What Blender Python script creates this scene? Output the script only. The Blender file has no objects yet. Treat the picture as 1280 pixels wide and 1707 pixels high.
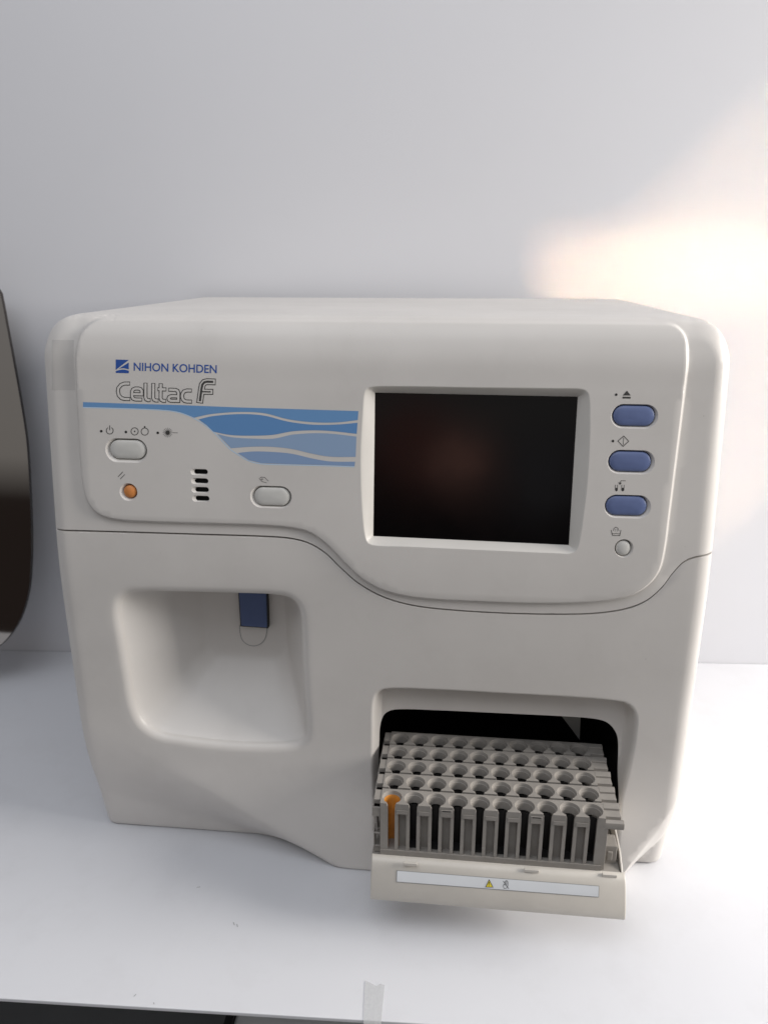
import bpy, bmesh, math, random
import numpy as np
from math import sin, cos, pi, radians, sqrt, atan2
from mathutils import Vector, Matrix
from mathutils.geometry import delaunay_2d_cdt, tessellate_polygon
random.seed(4)
S = bpy.context.scene
C = S.collection

# ------------------------------------------------------------------ camera
FPX, W0, H0 = 1281.0, 1280.0, 1707.0
PITCH, YAW = radians(18), radians(5.9)
CAM = Vector((.068, -.658, .61))
FW = Vector((-sin(YAW)*cos(PITCH), cos(YAW)*cos(PITCH), -sin(PITCH)))
RT = Vector((cos(YAW), sin(YAW), 0))
UP = RT.cross(FW)
cd = bpy.data.cameras.new('camera')
cam = bpy.data.objects.new('camera', cd); C.objects.link(cam)
cam.matrix_world = Matrix(((RT.x, UP.x, -FW.x, CAM.x), (RT.y, UP.y, -FW.y, CAM.y), (RT.z, UP.z, -FW.z, CAM.z), (0, 0, 0, 1)))
cd.sensor_fit = 'HORIZONTAL'; cd.sensor_width = 36.0
cd.lens = FPX/W0*36.0
cd.clip_start = .02; cd.clip_end = 60
cd.dof.use_dof = True; cd.dof.focus_distance = .72; cd.dof.aperture_fstop = 9
S.camera = cam

# ------------------------------------------------------------------ world
wd = bpy.data.worlds.new("World"); S.world = wd; wd.use_nodes = True
nt = wd.node_tree; nt.nodes.clear()
wo = nt.nodes.new('ShaderNodeOutputWorld'); bg = nt.nodes.new('ShaderNodeBackground')
tc = nt.nodes.new('ShaderNodeTexCoord'); sp = nt.nodes.new('ShaderNodeSeparateXYZ'); rp = nt.nodes.new('ShaderNodeValToRGB')
nt.links.new(tc.outputs['Generated'], sp.inputs[0]); nt.links.new(sp.outputs['Z'], rp.inputs[0])
nt.links.new(rp.outputs[0], bg.inputs[0]); nt.links.new(bg.outputs[0], wo.inputs[0])
e = rp.color_ramp.elements
e[0].position = 0.0; e[0].color = (.05, .038, .034, 1)
e[1].position = 1.0; e[1].color = (.70, .72, .78, 1)
a = e.new(.05); a.color = (.46, .44, .42, 1)
bg.inputs[1].default_value = .53
# soft spots painted into the world, placed to show as reflections in the screen
def screen_reflection_spot(px, py, inner, outer, col, prev):
    d = (FW*FPX + RT*(px-640) - UP*(py-853.5)).normalized()
    n = Vector((0, -1, .131)).normalized(); r = d - n*(2*d.dot(n))
    vm = nt.nodes.new('ShaderNodeVectorMath'); vm.operation = 'DOT_PRODUCT'; nrm = nt.nodes.new('ShaderNodeVectorMath'); nrm.operation = 'NORMALIZE'
    nt.links.new(tc.outputs['Generated'], nrm.inputs[0]); nt.links.new(nrm.outputs[0], vm.inputs[0]); vm.inputs[1].default_value = r
    mr = nt.nodes.new('ShaderNodeMapRange'); mr.interpolation_type = 'SMOOTHSTEP'
    mr.inputs['From Min'].default_value = cos(radians(outer)); mr.inputs['From Max'].default_value = cos(radians(inner))
    nt.links.new(vm.outputs['Value'], mr.inputs['Value'])
    mx = nt.nodes.new('ShaderNodeMix'); mx.data_type = 'RGBA'; nt.links.new(mr.outputs[0], mx.inputs[0]); nt.links.new(prev, mx.inputs[6]); mx.inputs[7].default_value = col
    nt.links.new(mx.outputs[2], bg.inputs[0]); return mx.outputs[2]
o_ = screen_reflection_spot(690, 745, .5, 4.5, (.75, .30, .24, 1), rp.outputs[0])
o_ = screen_reflection_spot(768, 775, .5, 3.2, (1.9, .95, .75, 1), o_)
screen_reflection_spot(905, 800, .5, 4.5, (.42, .40, .42, 1), o_)

def area(name, loc, aim, sx, sy, power, col, spread=180, roll=0):
    l = bpy.data.lights.new(name, 'AREA'); l.shape = 'RECTANGLE'; l.size = sx; l.size_y = sy
    l.energy = power; l.color = col; l.spread = radians(spread)
    o = bpy.data.objects.new(name, l); C.objects.link(o)
    d = Vector(aim)-Vector(loc)
    o.rotation_euler = (d.to_track_quat('-Z', 'Y').to_matrix() @ Matrix.Rotation(roll, 3, 'Z')).to_euler()
    o.location = loc
    return o
area('window_light', (2.6, -.15, 1.15), (.1, .05, .15), 1.3, 1.1, 96, (1, .955, .905))
area('overhead_fill', (-.3, -.9, 2.0), (-.1, .1, 0), 1.6, 1.2, 11, (.90, .94, 1))  # unseen fill lamp added overhead to brighten the front and desk
area('sun_patch_light', (1.6, -2.0, 1.10), (.44, .48, .610), .50, .10, .085, (1, .68, .38), 1.8, 0)
area('upper_patch_light', (1.6, -2.0, 1.20), (.45, .49, .515), .44, .44, .15, (1, .72, .42), 1.8, radians(42))

vs = S.view_settings; vs.view_transform = 'Standard'; vs.look = 'None'; vs.exposure = .16; vs.gamma = 1
S.render.engine = 'CYCLES'

# ------------------------------------------------------------------ helpers
def rgb(r, g, b): 
    f = lambda c: (c/255/12.92) if c/255 <= .04045 else ((c/255+.055)/1.055)**2.4
    return (f(r), f(g), f(b), 1)

def mat(name, col, rough=.45, metal=0, spec=.5, noise=0, nscale=40, bump=0, bscale=600, bdist=.0003, coat=0, alpha=1, emit=None):
    m = bpy.data.materials.new(name); m.use_nodes = True
    t = m.node_tree; b = t.nodes['Principled BSDF']
    col = tuple(col[:3])+(1,)
    b.inputs['Base Color'].default_value = col
    b.inputs['Roughness'].default_value = rough; b.inputs['Metallic'].default_value = metal
    b.inputs['Specular IOR Level'].default_value = spec
    b.inputs['Coat Weight'].default_value = coat; b.inputs['Alpha'].default_value = alpha
    tc = t.nodes.new('ShaderNodeTexCoord')
    if noise:
        n = t.nodes.new('ShaderNodeTexNoise'); n.inputs['Scale'].default_value = nscale; n.inputs['Detail'].default_value = 5
        t.links.new(tc.outputs['Object'], n.inputs['Vector'])
        r = t.nodes.new('ShaderNodeValToRGB')
        r.color_ramp.elements[0].position = .3; r.color_ramp.elements[1].position = .7
        r.color_ramp.elements[0].color = tuple(c*(1-noise) for c in col[:3])+(1,)
        r.color_ramp.elements[1].color = tuple(min(1, c*(1+noise*.5)) for c in col[:3])+(1,)
        t.links.new(n.outputs['Fac'], r.inputs[0]); t.links.new(r.outputs[0], b.inputs['Base Color'])
        mr = t.nodes.new('ShaderNodeMapRange'); mr.inputs['To Min'].default_value = rough*.88; mr.inputs['To Max'].default_value = min(1, rough*1.12)
        t.links.new(n.outputs['Fac'], mr.inputs['Value']); t.links.new(mr.outputs[0], b.inputs['Roughness'])
    if bump:
        n = t.nodes.new('ShaderNodeTexNoise'); n.inputs['Scale'].default_value = bscale; n.inputs['Detail'].default_value = 3
        t.links.new(tc.outputs['Object'], n.inputs['Vector'])
        bp = t.nodes.new('ShaderNodeBump'); bp.inputs['Strength'].default_value = bump; bp.inputs['Distance'].default_value = bdist
        t.links.new(n.outputs['Fac'], bp.inputs['Height']); t.links.new(bp.outputs[0], b.inputs['Normal'])
    return m

M = {}
M['body'] = mat('body_plastic', (.64, .612, .580), .40, noise=.05, nscale=9, bump=.12, bscale=1500, bdist=.0001)
M['inner'] = mat('recess_plastic', (.66, .632, .60), .36, noise=.03, nscale=20)
M['bezel'] = mat('bezel_plastic', (.64, .615, .575), .42, noise=.02)
M['button'] = mat('grey_button', (.58, .57, .54), .4, noise=.02, nscale=120)
M['blue'] = mat('blue_button', (.125, .165, .32), .34, noise=.05, nscale=150)
M['dblue'] = mat('blue_tab', (.08, .115, .24), .4, noise=.05, nscale=60)
M['orange'] = mat('orange_button', (.66, .25, .07), .4, noise=.12, nscale=200)
M['black'] = mat('black_gap', (.012, .012, .012), .7)
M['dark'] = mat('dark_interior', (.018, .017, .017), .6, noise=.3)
M['screen'] = mat('screen_glass', (.0025, .0023, .0026), .16, spec=.34)
M['ink'] = mat('grey_ink', (.045, .043, .04), .5)
M['navy'] = mat('navy_ink', (.02, .08, .33), .45)
M['s1'] = mat('blue_stripe', (.14, .30, .55), .45)
M['s2'] = mat('blue_wave', (.115, .265, .52), .45)
M['s3'] = mat('grey_blue_wave', (.27, .38, .55), .45)
M['s4'] = mat('slate_blue_wave', (.235, .34, .53), .45)
M['edge'] = mat('pale_blue_edge', (.50, .64, .78), .45)
M['panelink'] = mat('panel_colour', (.64, .612, .580), .44)
M['rack'] = mat('rack_plastic', (.275, .255, .232), .5, noise=.10, nscale=60, bump=.1)
M['slot_shade'] = mat('slot_shade_black', (.018, .016, .015), .6)  # near-black, puts the shade inside the rack slots into colour
M['tray'] = mat('tray_plastic', (.60, .565, .51), .4, noise=.05, nscale=30)
M['label'] = mat('label_paper', (.72, .74, .76), .4, noise=.03)
M['yellow'] = mat('warning_yellow', (.75, .62, .06), .45)
M['insert'] = mat('amber_insert', (.58, .24, .04), .35, noise=.25, nscale=90)
M['metal'] = mat('dull_metal', (.3, .3, .29), .4, metal=.6)
M['wall'] = mat('painted_wall', (.64, .645, .675), .55, noise=.02, nscale=2.2, bump=.05, bscale=7, bdist=.004)
M['desk'] = mat('white_laminate', (.66, .665, .69), .30, noise=.02, nscale=3)
M['deskedge'] = mat('desk_edge_band', (.6, .62, .66), .5, noise=.03)
M['floor'] = mat('dark_floor_tile', (.17, .175, .175), .5, noise=.2, nscale=3)
M['mirror'] = mat('dark_mirror', (.42, .40, .38), .04, metal=1)
M['rim'] = mat('mirror_rim', (.02, .016, .014), .35)
M['box'] = mat('pale_box', (.75, .75, .74), .6, noise=.06)
M['tape'] = mat('clear_tape', (.50, .49, .48), .3, alpha=.16, noise=.2, nscale=90)
M['desktape'] = mat('masking_tape', (.66, .665, .66), .5, alpha=.4, noise=.08, nscale=400, bump=.3, bscale=300)
M['mark'] = mat('scuff', (.3, .3, .3), .7)

def wear(m, scale, amount):
    """a sparse scatter of tiny dust specks and faint large scale soiling"""
    t = m.node_tree; b = t.nodes['Principled BSDF']; src = b.inputs['Base Color'].links[0].from_socket
    tc = t.nodes.new('ShaderNodeTexCoord')
    v = t.nodes.new('ShaderNodeTexVoronoi'); v.inputs['Scale'].default_value = scale; t.links.new(tc.outputs['Object'], v.inputs['Vector'])
    n = t.nodes.new('ShaderNodeTexNoise'); n.inputs['Scale'].default_value = 11; n.inputs['Detail'].default_value = 6; n.inputs['Roughness'].default_value = .7; t.links.new(tc.outputs['Object'], n.inputs['Vector'])
    a = t.nodes.new('ShaderNodeMapRange'); a.inputs['From Min'].default_value = .035; a.inputs['From Max'].default_value = .02; t.links.new(v.outputs['Distance'], a.inputs['Value'])
    c = t.nodes.new('ShaderNodeMapRange'); c.inputs['From Min'].default_value = .50; c.inputs['From Max'].default_value = .62; t.links.new(n.outputs['Fac'], c.inputs['Value'])
    k = t.nodes.new('ShaderNodeMath'); k.operation = 'MULTIPLY'; t.links.new(a.outputs[0], k.inputs[0]); t.links.new(c.outputs[0], k.inputs[1])
    g = t.nodes.new('ShaderNodeMath'); g.operation = 'MULTIPLY'; g.inputs[1].default_value = amount; t.links.new(k.outputs[0], g.inputs[0])
    c2 = t.nodes.new('ShaderNodeMath'); c2.operation = 'MULTIPLY'; c2.inputs[1].default_value = .035; t.links.new(c.outputs[0], c2.inputs[0])
    ad = t.nodes.new('ShaderNodeMath'); ad.operation = 'MAXIMUM'; t.links.new(g.outputs[0], ad.inputs[0]); t.links.new(c2.outputs[0], ad.inputs[1])
    mx = t.nodes.new('ShaderNodeMix'); mx.data_type = 'RGBA'; t.links.new(ad.outputs[0], mx.inputs[0]); t.links.new(src, mx.inputs[6]); mx.inputs[7].default_value = (.20, .17, .14, 1)
    t.links.new(mx.outputs[2], b.inputs['Base Color'])
    r = t.nodes.new('ShaderNodeMapRange'); r.inputs['To Min'].default_value = b.inputs['Roughness'].default_value*.8; r.inputs['To Max'].default_value = b.inputs['Roughness'].default_value*1.25
    t.links.new(n.outputs['Fac'], r.inputs['Value']); t.links.new(r.outputs[0], b.inputs['Roughness'])
wear(M['body'], 55, .5); wear(M['desk'], 24, .35);  wear(M['tray'], 90, .5); wear(M['rack'], 160, .6); wear(M['inner'], 80, .3)
st = M['screen'].node_tree; sb_ = st.nodes['Principled BSDF']; sn = st.nodes.new('ShaderNodeTexNoise'); sn.inputs['Scale'].default_value = 14; sn.inputs['Detail'].default_value = 4
sc_ = st.nodes.new('ShaderNodeTexCoord'); st.links.new(sc_.outputs['Object'], sn.inputs['Vector'])
sr = st.nodes.new('ShaderNodeMapRange'); sr.inputs['From Min'].default_value = .35; sr.inputs['From Max'].default_value = .7; sr.inputs['To Min'].default_value = .08; sr.inputs['To Max'].default_value = .17
st.links.new(sn.outputs['Fac'], sr.inputs['Value']); st.links.new(sr.outputs[0], sb_.inputs['Roughness'])

def setp(o, label=None, cat=None, group=None, kind=None):
    if label: o['label'] = label
    if cat: o['category'] = cat
    if group: o['group'] = group
    if kind: o['kind'] = kind
    return o

def link(name, verts, faces, m, parent=None, smooth=True, angle=None):
    me = bpy.data.meshes.new(name)
    me.from_pydata([tuple(v) for v in verts], [], faces); me.update()
    if isinstance(m, str): m = M[m]
    me.materials.append(m)
    bm = bmesh.new(); bm.from_mesh(me); bmesh.ops.remove_doubles(bm, verts=bm.verts, dist=1e-6)
    bm.to_mesh(me); bm.free()
    if smooth:
        for p in me.polygons: p.use_smooth = True
        if angle: me.set_sharp_from_angle(angle=radians(angle))
    o = bpy.data.objects.new(name, me); C.objects.link(o)
    if parent: o.parent = parent
    return o

class MB:
    def __init__(s): s.v = []; s.f = []
    def add(s, v, f):
        n = len(s.v); s.v += [tuple(p) for p in v]; s.f += [tuple(i+n for i in q) for q in f]
    def box(s, x0, x1, y0, y1, z0, z1):
        v = [(x, y, z) for x in (x0, x1) for y in (y0, y1) for z in (z0, z1)]
        s.add(v, [(0, 1, 3, 2), (4, 6, 7, 5), (0, 4, 5, 1), (2, 3, 7, 6), (0, 2, 6, 4), (1, 5, 7, 3)])
    def loft(s, rings, close=True, cap0=False, cap1=False):
        n = len(rings[0]); v = [p for r in rings for p in r]; f = []
        for k in range(len(rings)-1):
            for i in range(n if close else n-1):
                j = (i+1) % n
                f.append((k*n+i, k*n+j, (k+1)*n+j, (k+1)*n+i))
        if cap0: f.append(tuple(range(n)))
        if cap1: f.append(tuple((len(rings)-1)*n+i for i in range(n))[::-1])
        s.add(v, f)
    def build(s, name, m, parent=None, smooth=False, angle=None, bevel=0):
        o = link(name, s.v, s.f, m, parent, smooth, angle)
        bm = bmesh.new(); bm.from_mesh(o.data); bmesh.ops.recalc_face_normals(bm, faces=bm.faces); bm.to_mesh(o.data); bm.free()
        if bevel:
            b = o.modifiers.new('bevel', 'BEVEL'); b.width = bevel; b.segments = 2; b.limit_method = 'ANGLE'
            b.harden_normals = False
        return o

def empty(name, loc=(0, 0, 0), label=None, cat=None, group=None):
    o = bpy.data.objects.new(name, None); C.objects.link(o); o.location = loc; o.empty_display_size = .02
    return setp(o, label, cat, group)

def ray(px, py):
    d = FW*FPX + RT*(px-640) - UP*(py-853.5)
    return d.normalized()
def onZ(px, py, z):
    d = ray(px, py); t = (z-CAM.z)/d.z; return CAM+d*t
def onY(px, py, y):
    d = ray(px, py); t = (y-CAM.y)/d.y; return CAM+d*t

def catmull(P, n=8, closed=False):
    P = [np.array(p, float) for p in P]; out = []
    N = len(P); rng = range(N if closed else N-1)
    for i in rng:
        if closed: a, b, c, d = P[i-1], P[i], P[(i+1) % N], P[(i+2) % N]
        else: a, b, c, d = P[max(i-1, 0)], P[i], P[i+1], P[min(i+2, N-1)]
        # centripetal-ish: clamp tangents
        lb = np.linalg.norm(c-b)
        t1 = (c-a); t2 = (d-b)
        if np.linalg.norm(t1) > 0: t1 = t1/np.linalg.norm(t1)*min(lb, np.linalg.norm(t1)/2*1.0+lb*.3)
        if np.linalg.norm(t2) > 0: t2 = t2/np.linalg.norm(t2)*min(lb, np.linalg.norm(t2)/2*1.0+lb*.3)
        for k in range(n):
            t = k/n; h1 = 2*t**3-3*t*t+1; h2 = -2*t**3+3*t*t; h3 = t**3-2*t*t+t; h4 = t**3-t*t
            out.append(h1*b+h2*c+h3*t1+h4*t2)
    if not closed: out.append(P[-1])
    return np.array(out)

def resample(P, step, closed=True):
    P = np.asarray(P, float)
    Q = np.vstack([P, P[:1]]) if closed else P
    L = np.concatenate([[0], np.cumsum(np.linalg.norm(np.diff(Q, axis=0), axis=1))])
    n = max(4, int(round(L[-1]/step)))
    t = np.linspace(0, L[-1], n+1)
    R = np.stack([np.interp(t, L, Q[:, i]) for i in range(Q.shape[1])], 1)
    return R[:-1] if closed else R

def area2(P):
    x, y = P[:, 0], P[:, 1]; return .5*np.sum(x*np.roll(y, -1)-np.roll(x, -1)*y)
def offset(P, d):
    """offset closed polyline inward by d"""
    P = np.asarray(P)
    s = 1 if area2(P) > 0 else -1
    T = np.roll(P, -1, 0)-np.roll(P, 1, 0); T /= np.linalg.norm(T, axis=1)[:, None]+1e-12
    N = np.stack([-T[:, 1], T[:, 0]], 1)*s
    return P+N*d
def inpoly(pts, P):
    x, y = pts[:, 0], pts[:, 1]; ins = np.zeros(len(pts), bool)
    n = len(P)
    for i in range(n):
        x1, y1 = P[i]; x2, y2 = P[(i+1) % n]
        if y1 == y2: continue
        c = (y1 > y) != (y2 > y)
        ins ^= c & (x < (x2-x1)*(y-y1)/(y2-y1)+x1)
    return ins
def dist(pts, P, closed=True):
    out = np.full(len(pts), 1e9); n = len(P)
    for i in range(n if closed else n-1):
        a = P[i]; b = P[(i+1) % n]; ab = b-a; L = ab@ab
        if L < 1e-16: continue
        t = np.clip(((pts-a)@ab)/L, 0, 1)
        d = np.hypot(pts[:, 0]-a[0]-t*ab[0], pts[:, 1]-a[1]-t*ab[1])
        out = np.minimum(out, d)
    return out
def sm(x): x = np.clip(x, 0, 1); return x*x*(3-2*x)

def rrect(cx, cz, hw, hh, r, n=8):
    out = []
    for qx, qz, a0 in ((1, 1, 0), (-1, 1, 90), (-1, -1, 180), (1, -1, 270)):
        for k in range(n+1):
            a = radians(a0+90*k/n); out.append((cx+qx*(hw-r)+r*cos(a), cz+qz*(hh-r)+r*sin(a)))
    P = np.array(out)
    keep = [i for i in range(len(P)) if np.linalg.norm(P[i]-P[i-1]) > 1e-7]
    return P[keep]

# ------------------------------------------------------------------ analyzer body surface
X0, HW, ZT, ZC, RC = -.0143, .3100, .5645, .527, .034
YB = .415
RS = .016
prof = catmull([(.500, .0221), (.527, .0256), (.545, .0315), (.5555, .0375), (.5612, .0435), (.5635, .051), (.5645, .064)], 10)
def halfw(z):
    z = np.asarray(z, float)
    t = np.clip((z-ZC)/(ZT-ZC), 0, 1)
    return HW-RC*(1-np.sqrt(np.maximum(0, 1-t*t)))
def tilt(z):
    z = np.asarray(z, float)
    u = (z-.335)/.014
    lin = .131*.014*np.where(u > 30, u, np.log1p(np.exp(np.minimum(u, 30))))
    p = np.interp(z, prof[:, 0], prof[:, 1])
    w = sm((z-.500)/.02)
    return lin*(1-w)+p*w
def under(x, z):
    """front foot: the two outer corners fall back towards the desk, the middle swells forward"""
    q = np.clip((.175-z)/.175, 0, 1)
    rec = .030*q**1.35
    xl = -.048-1.7*z; wl_ = .10+1.6*z
    tl = np.clip((x-(xl-wl_))/wl_, 0, 1.3); ul = 1-tl; kk = .07+0*z; ul = np.where(ul > 0, ul, ul); tl = np.clip(1-(.5*(ul+np.sqrt(ul*ul+kk*kk*.5))), 0, 1)**2.1
    xr = .234+.55*z
    tr = np.clip(((xr+.030)-x)/.030, 0, 1)
    m = tl*tr
    bul = -.012*np.clip((.11-z)/.11, 0, 1)**1.5
    return rec*(1-m)+bul*m
zs_side = np.concatenate([np.linspace(0, ZC, 200), ZC+(ZT-ZC)*np.sin(np.linspace(0, pi/2, 24))[1:]])
sideR = np.stack([X0+halfw(zs_side), zs_side], 1)
sideL = np.stack([X0-halfw(zs_side), zs_side], 1)
def roll(x, z):
    pts = np.stack([x, z], 1)
    d = np.full(len(x), 1e9)
    near = (halfw(np.minimum(z, ZT))-np.abs(x-X0)) < .05
    if near.any():
        pn = pts[near]
        d[near] = np.minimum(dist(pn, sideR[::3].copy() if False else sideR, False), dist(pn, sideL, False))
    d = np.minimum(d, RS)
    fade = 1-sm((z-(ZC+.010))/(ZT-ZC-.010))*.8
    return (RS-np.sqrt(np.maximum(0, RS**2-(RS-d)**2)))*fade
def base(x, z):
    x = np.atleast_1d(np.asarray(x, float)); z = np.atleast_1d(np.asarray(z, float))
    return tilt(z)+under(x, z)
def px2s(px, py, raise_=0.0):
    d = ray(px, py); y = 0.0
    for _ in range(14):
        t = (y-raise_-CAM.y)/d.y; p = CAM+d*t
        y = float(base(p.x, min(p.z, ZT-.001))[0])
    return (p.x, p.z)
def pxs(L, raise_=0.0): return np.array([px2s(a, b, raise_) for a, b in L])
RA = .0038   # panel stands this much proud

# panel outline
pl = [(126, 640), (129, 700), (135, 790), (143, 832), (160, 855), (190, 866), (240, 870), (330, 873), (430, 876), (482, 880), (515, 888), (545, 909), (575, 940), (605, 967),
      (645, 987), (700, 998), (800, 1004), (900, 1007), (980, 1005), (1040, 997), (1075, 981), (1098, 955), (1108, 920), (1116, 860), (1126, 780), (1136, 700), (1143, 640)]
pp = pxs(pl, RA)
lx, rx = px2s(126, 600, RA)[0], px2s(1146, 590, RA)[0]
top = [(rx+.0005, .535), (rx-.002, .551), (rx-.010, .5590), (rx-.024, .5603), (lx+.030, .5603), (lx+.014, .5585), (lx+.004, .549), (lx, .533)]
panel = resample(catmull(np.vstack([pp, top]), 8, True), .0022)
# seam between upper and lower cover
sl = [(60, 883.5), (88, 884), (200, 887), (330, 891), (440, 894.5), (485, 898), (515, 906), (542, 922), (568, 947), (598, 973), (640, 996), (690, 1010), (760, 1018), (850, 1023),
      (930, 1024.5), (990, 1023), (1040, 1016), (1075, 1003), (1102, 981), (1122, 955), (1140, 937), (1160, 929), (1190, 926), (1225, 928)]
seam = pxs(sl)
seam = catmull(seam, 10); seam = seam[np.argsort(seam[:, 0])]
def seamz(x): return np.interp(x, seam[:, 0], seam[:, 1])

# holes in the upper cover: pills & bezel
def pill_px(x0, x1, y0, y1):
    cx, cy = (x0+x1)/2, (y0+y1)/2
    c = px2s(cx, cy, RA); a = px2s(x0, cy, RA); b = px2s(x1, cy, RA); t = px2s(cx, y0, RA); u = px2s(cx, y1, RA)
    return c[0], c[1], (b[0]-a[0])/2, (t[1]-u[1])/2
BTN = [  # face px box, surround px box, material, name, label, kind
    ((182.5, 242, 734, 765.5), (175.6, 245.5, 730.6, 771), 'button', 'pill'),
    ((205.5, 226.5, 809.5, 830.5), (199.5, 229, 805.5, 835), 'orange', 'round'),
    ((423.4, 482.8, 813, 843.4), (417, 486.5, 810, 847), 'button', 'pill'),
    ((1022.5, 1091.6, 676.6, 710.3), (1018, 1097, 673.4, 714.2), 'blue', 'pill'),
    ((1016, 1085.3, 753.4, 786.4), (1012, 1091.5, 750, 790.5), 'blue', 'pill'),
    ((1010.2, 1078.2, 827.7, 859.7), (1007, 1085, 825, 864), 'blue', 'pill'),
    ((1026.6, 1051.2, 902, 926.8), (1024.2, 1055.6, 899, 929.5), 'button', 'round')]
holes_u = []; btn_geo = []
for fb, sb, mm, kd in BTN:
    f = pill_px(*fb); s = pill_px(*sb)
    so = rrect(s[0], s[1], s[2], s[3], min(s[2], s[3])-1e-5, 9)
    btn_geo.append((f, s, so, mm, kd)); holes_u.append(so)
vents = []
for i, y in enumerate((786.7, 802, 816.6, 831.3)):
    s = pill_px(317.5+i*.9, 346.5+i*.9, y-5.2, y+5.2)
    so = rrect(s[0], s[1], s[2], s[3], s[3]-1e-5, 7); vents.append((s, so)); holes_u.append(so)
bez_out = catmull(pxs([(614, 645), (660, 643), (800, 645), (930, 646.5), (972, 648), (982, 657), (984, 700), (983, 750), (979, 810), (973, 860), (964, 912), (955, 922),
                   (930, 922.5), (800, 917), (680, 911.5), (620, 909), (610, 901), (604, 860), (601, 800), (601, 745), (604, 690), (607, 655)], RA), 5, True)
bez_out = resample(bez_out, .003)
holes_u.append(bez_out)
# lower cover openings
bay_out = resample(catmull(pxs([(232, 976), (300, 976.5), (400, 979), (462, 982), (490, 990), (508, 1010), (514, 1040), (516, 1100), (519, 1160), (522, 1215), (517, 1240), (498, 1252),
                   (455, 1256), (380, 1254), (310, 1246), (260, 1236), (228, 1214), (211, 1180), (200, 1120), (190, 1060), (184, 1020), (188, 995), (205, 980)]), 6, True), .0025)
RB = .009
bay_in = offset(bay_out, RB*.985)
step_top = pxs([(620.5, 1335), (619, 1290), (619.5, 1220), (620.5, 1175), (627, 1155), (645, 1147.5), (720, 1149), (850, 1156), (960, 1162), (1022, 1167), (1048, 1173), (1061, 1190),
                (1062, 1215), (1055, 1260), (1045, 1305), (1038, 1335)])
step_out = np.vstack([[(step_top[0][0], .045)], step_top, [(step_top[-1][0]+.001, .045)]])
step_out = resample(catmull(step_out, 6, False), .003, True)
hp = pxs([(633, 1335), (632, 1290), (633, 1225), (635, 1203), (643, 1188), (660, 1182), (720, 1183), (850, 1189), (940, 1193.5), (990, 1197.5), (1012, 1204), (1026, 1220), (1030, 1240), (1028, 1290), (1026, 1335)], -.018)
hole_l = np.vstack([[(hp[0][0]+.002, .052)], hp, [(hp[-1][0]-.001, .052)]])
hole_l = resample(catmull(hole_l, 6, False), .003, True)
STEP = .017

def surf(x, z, part):
    x = np.asarray(x, float); z = np.asarray(z, float)
    pts = np.stack([x, z], 1)
    y = tilt(z)+under(x, z)+roll(x, z)
    if part == 'u':
        d = dist(pts, panel); ins = inpoly(pts, panel); sd = np.where(ins, d, -d)
        y = y-RA*sm((sd+.0016)/.0030)
        ds = np.abs(z-seamz(x))  # roll the lip
        g = np.gradient(seam[:, 1], seam[:, 0]); sl_ = np.interp(x, seam[:, 0], g); ds = ds/np.sqrt(1+sl_**2)
        r = .0010; dd = np.minimum(ds, r); y = y+(r-np.sqrt(np.maximum(0, r*r-(r-dd)**2)))
    else:
        g = np.gradient(seam[:, 1], seam[:, 0]); sl_ = np.interp(x, seam[:, 0], g); ds = np.abs(z-seamz(x))/np.sqrt(1+sl_**2)
        r = .0014; dd = np.minimum(ds, r); y = y+(r-np.sqrt(np.maximum(0, r*r-(r-dd)**2)))
        d = dist(pts, bay_out); ins = inpoly(pts, bay_out)
        dd = np.where(ins, np.minimum(d, RB), 0)
        y = y+RB-np.sqrt(np.maximum(0, RB*RB-dd*dd))
        d = dist(pts, step_out); ins = inpoly(pts, step_out)
        y = y+np.where(ins, STEP*sm(d/.0085), 0)
        # soft foot edge
        r = .004; dd = np.clip(z, 0, r); y = y+(r-np.sqrt(np.maximum(0, r*r-(r-dd)**2)))
    return y

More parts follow.
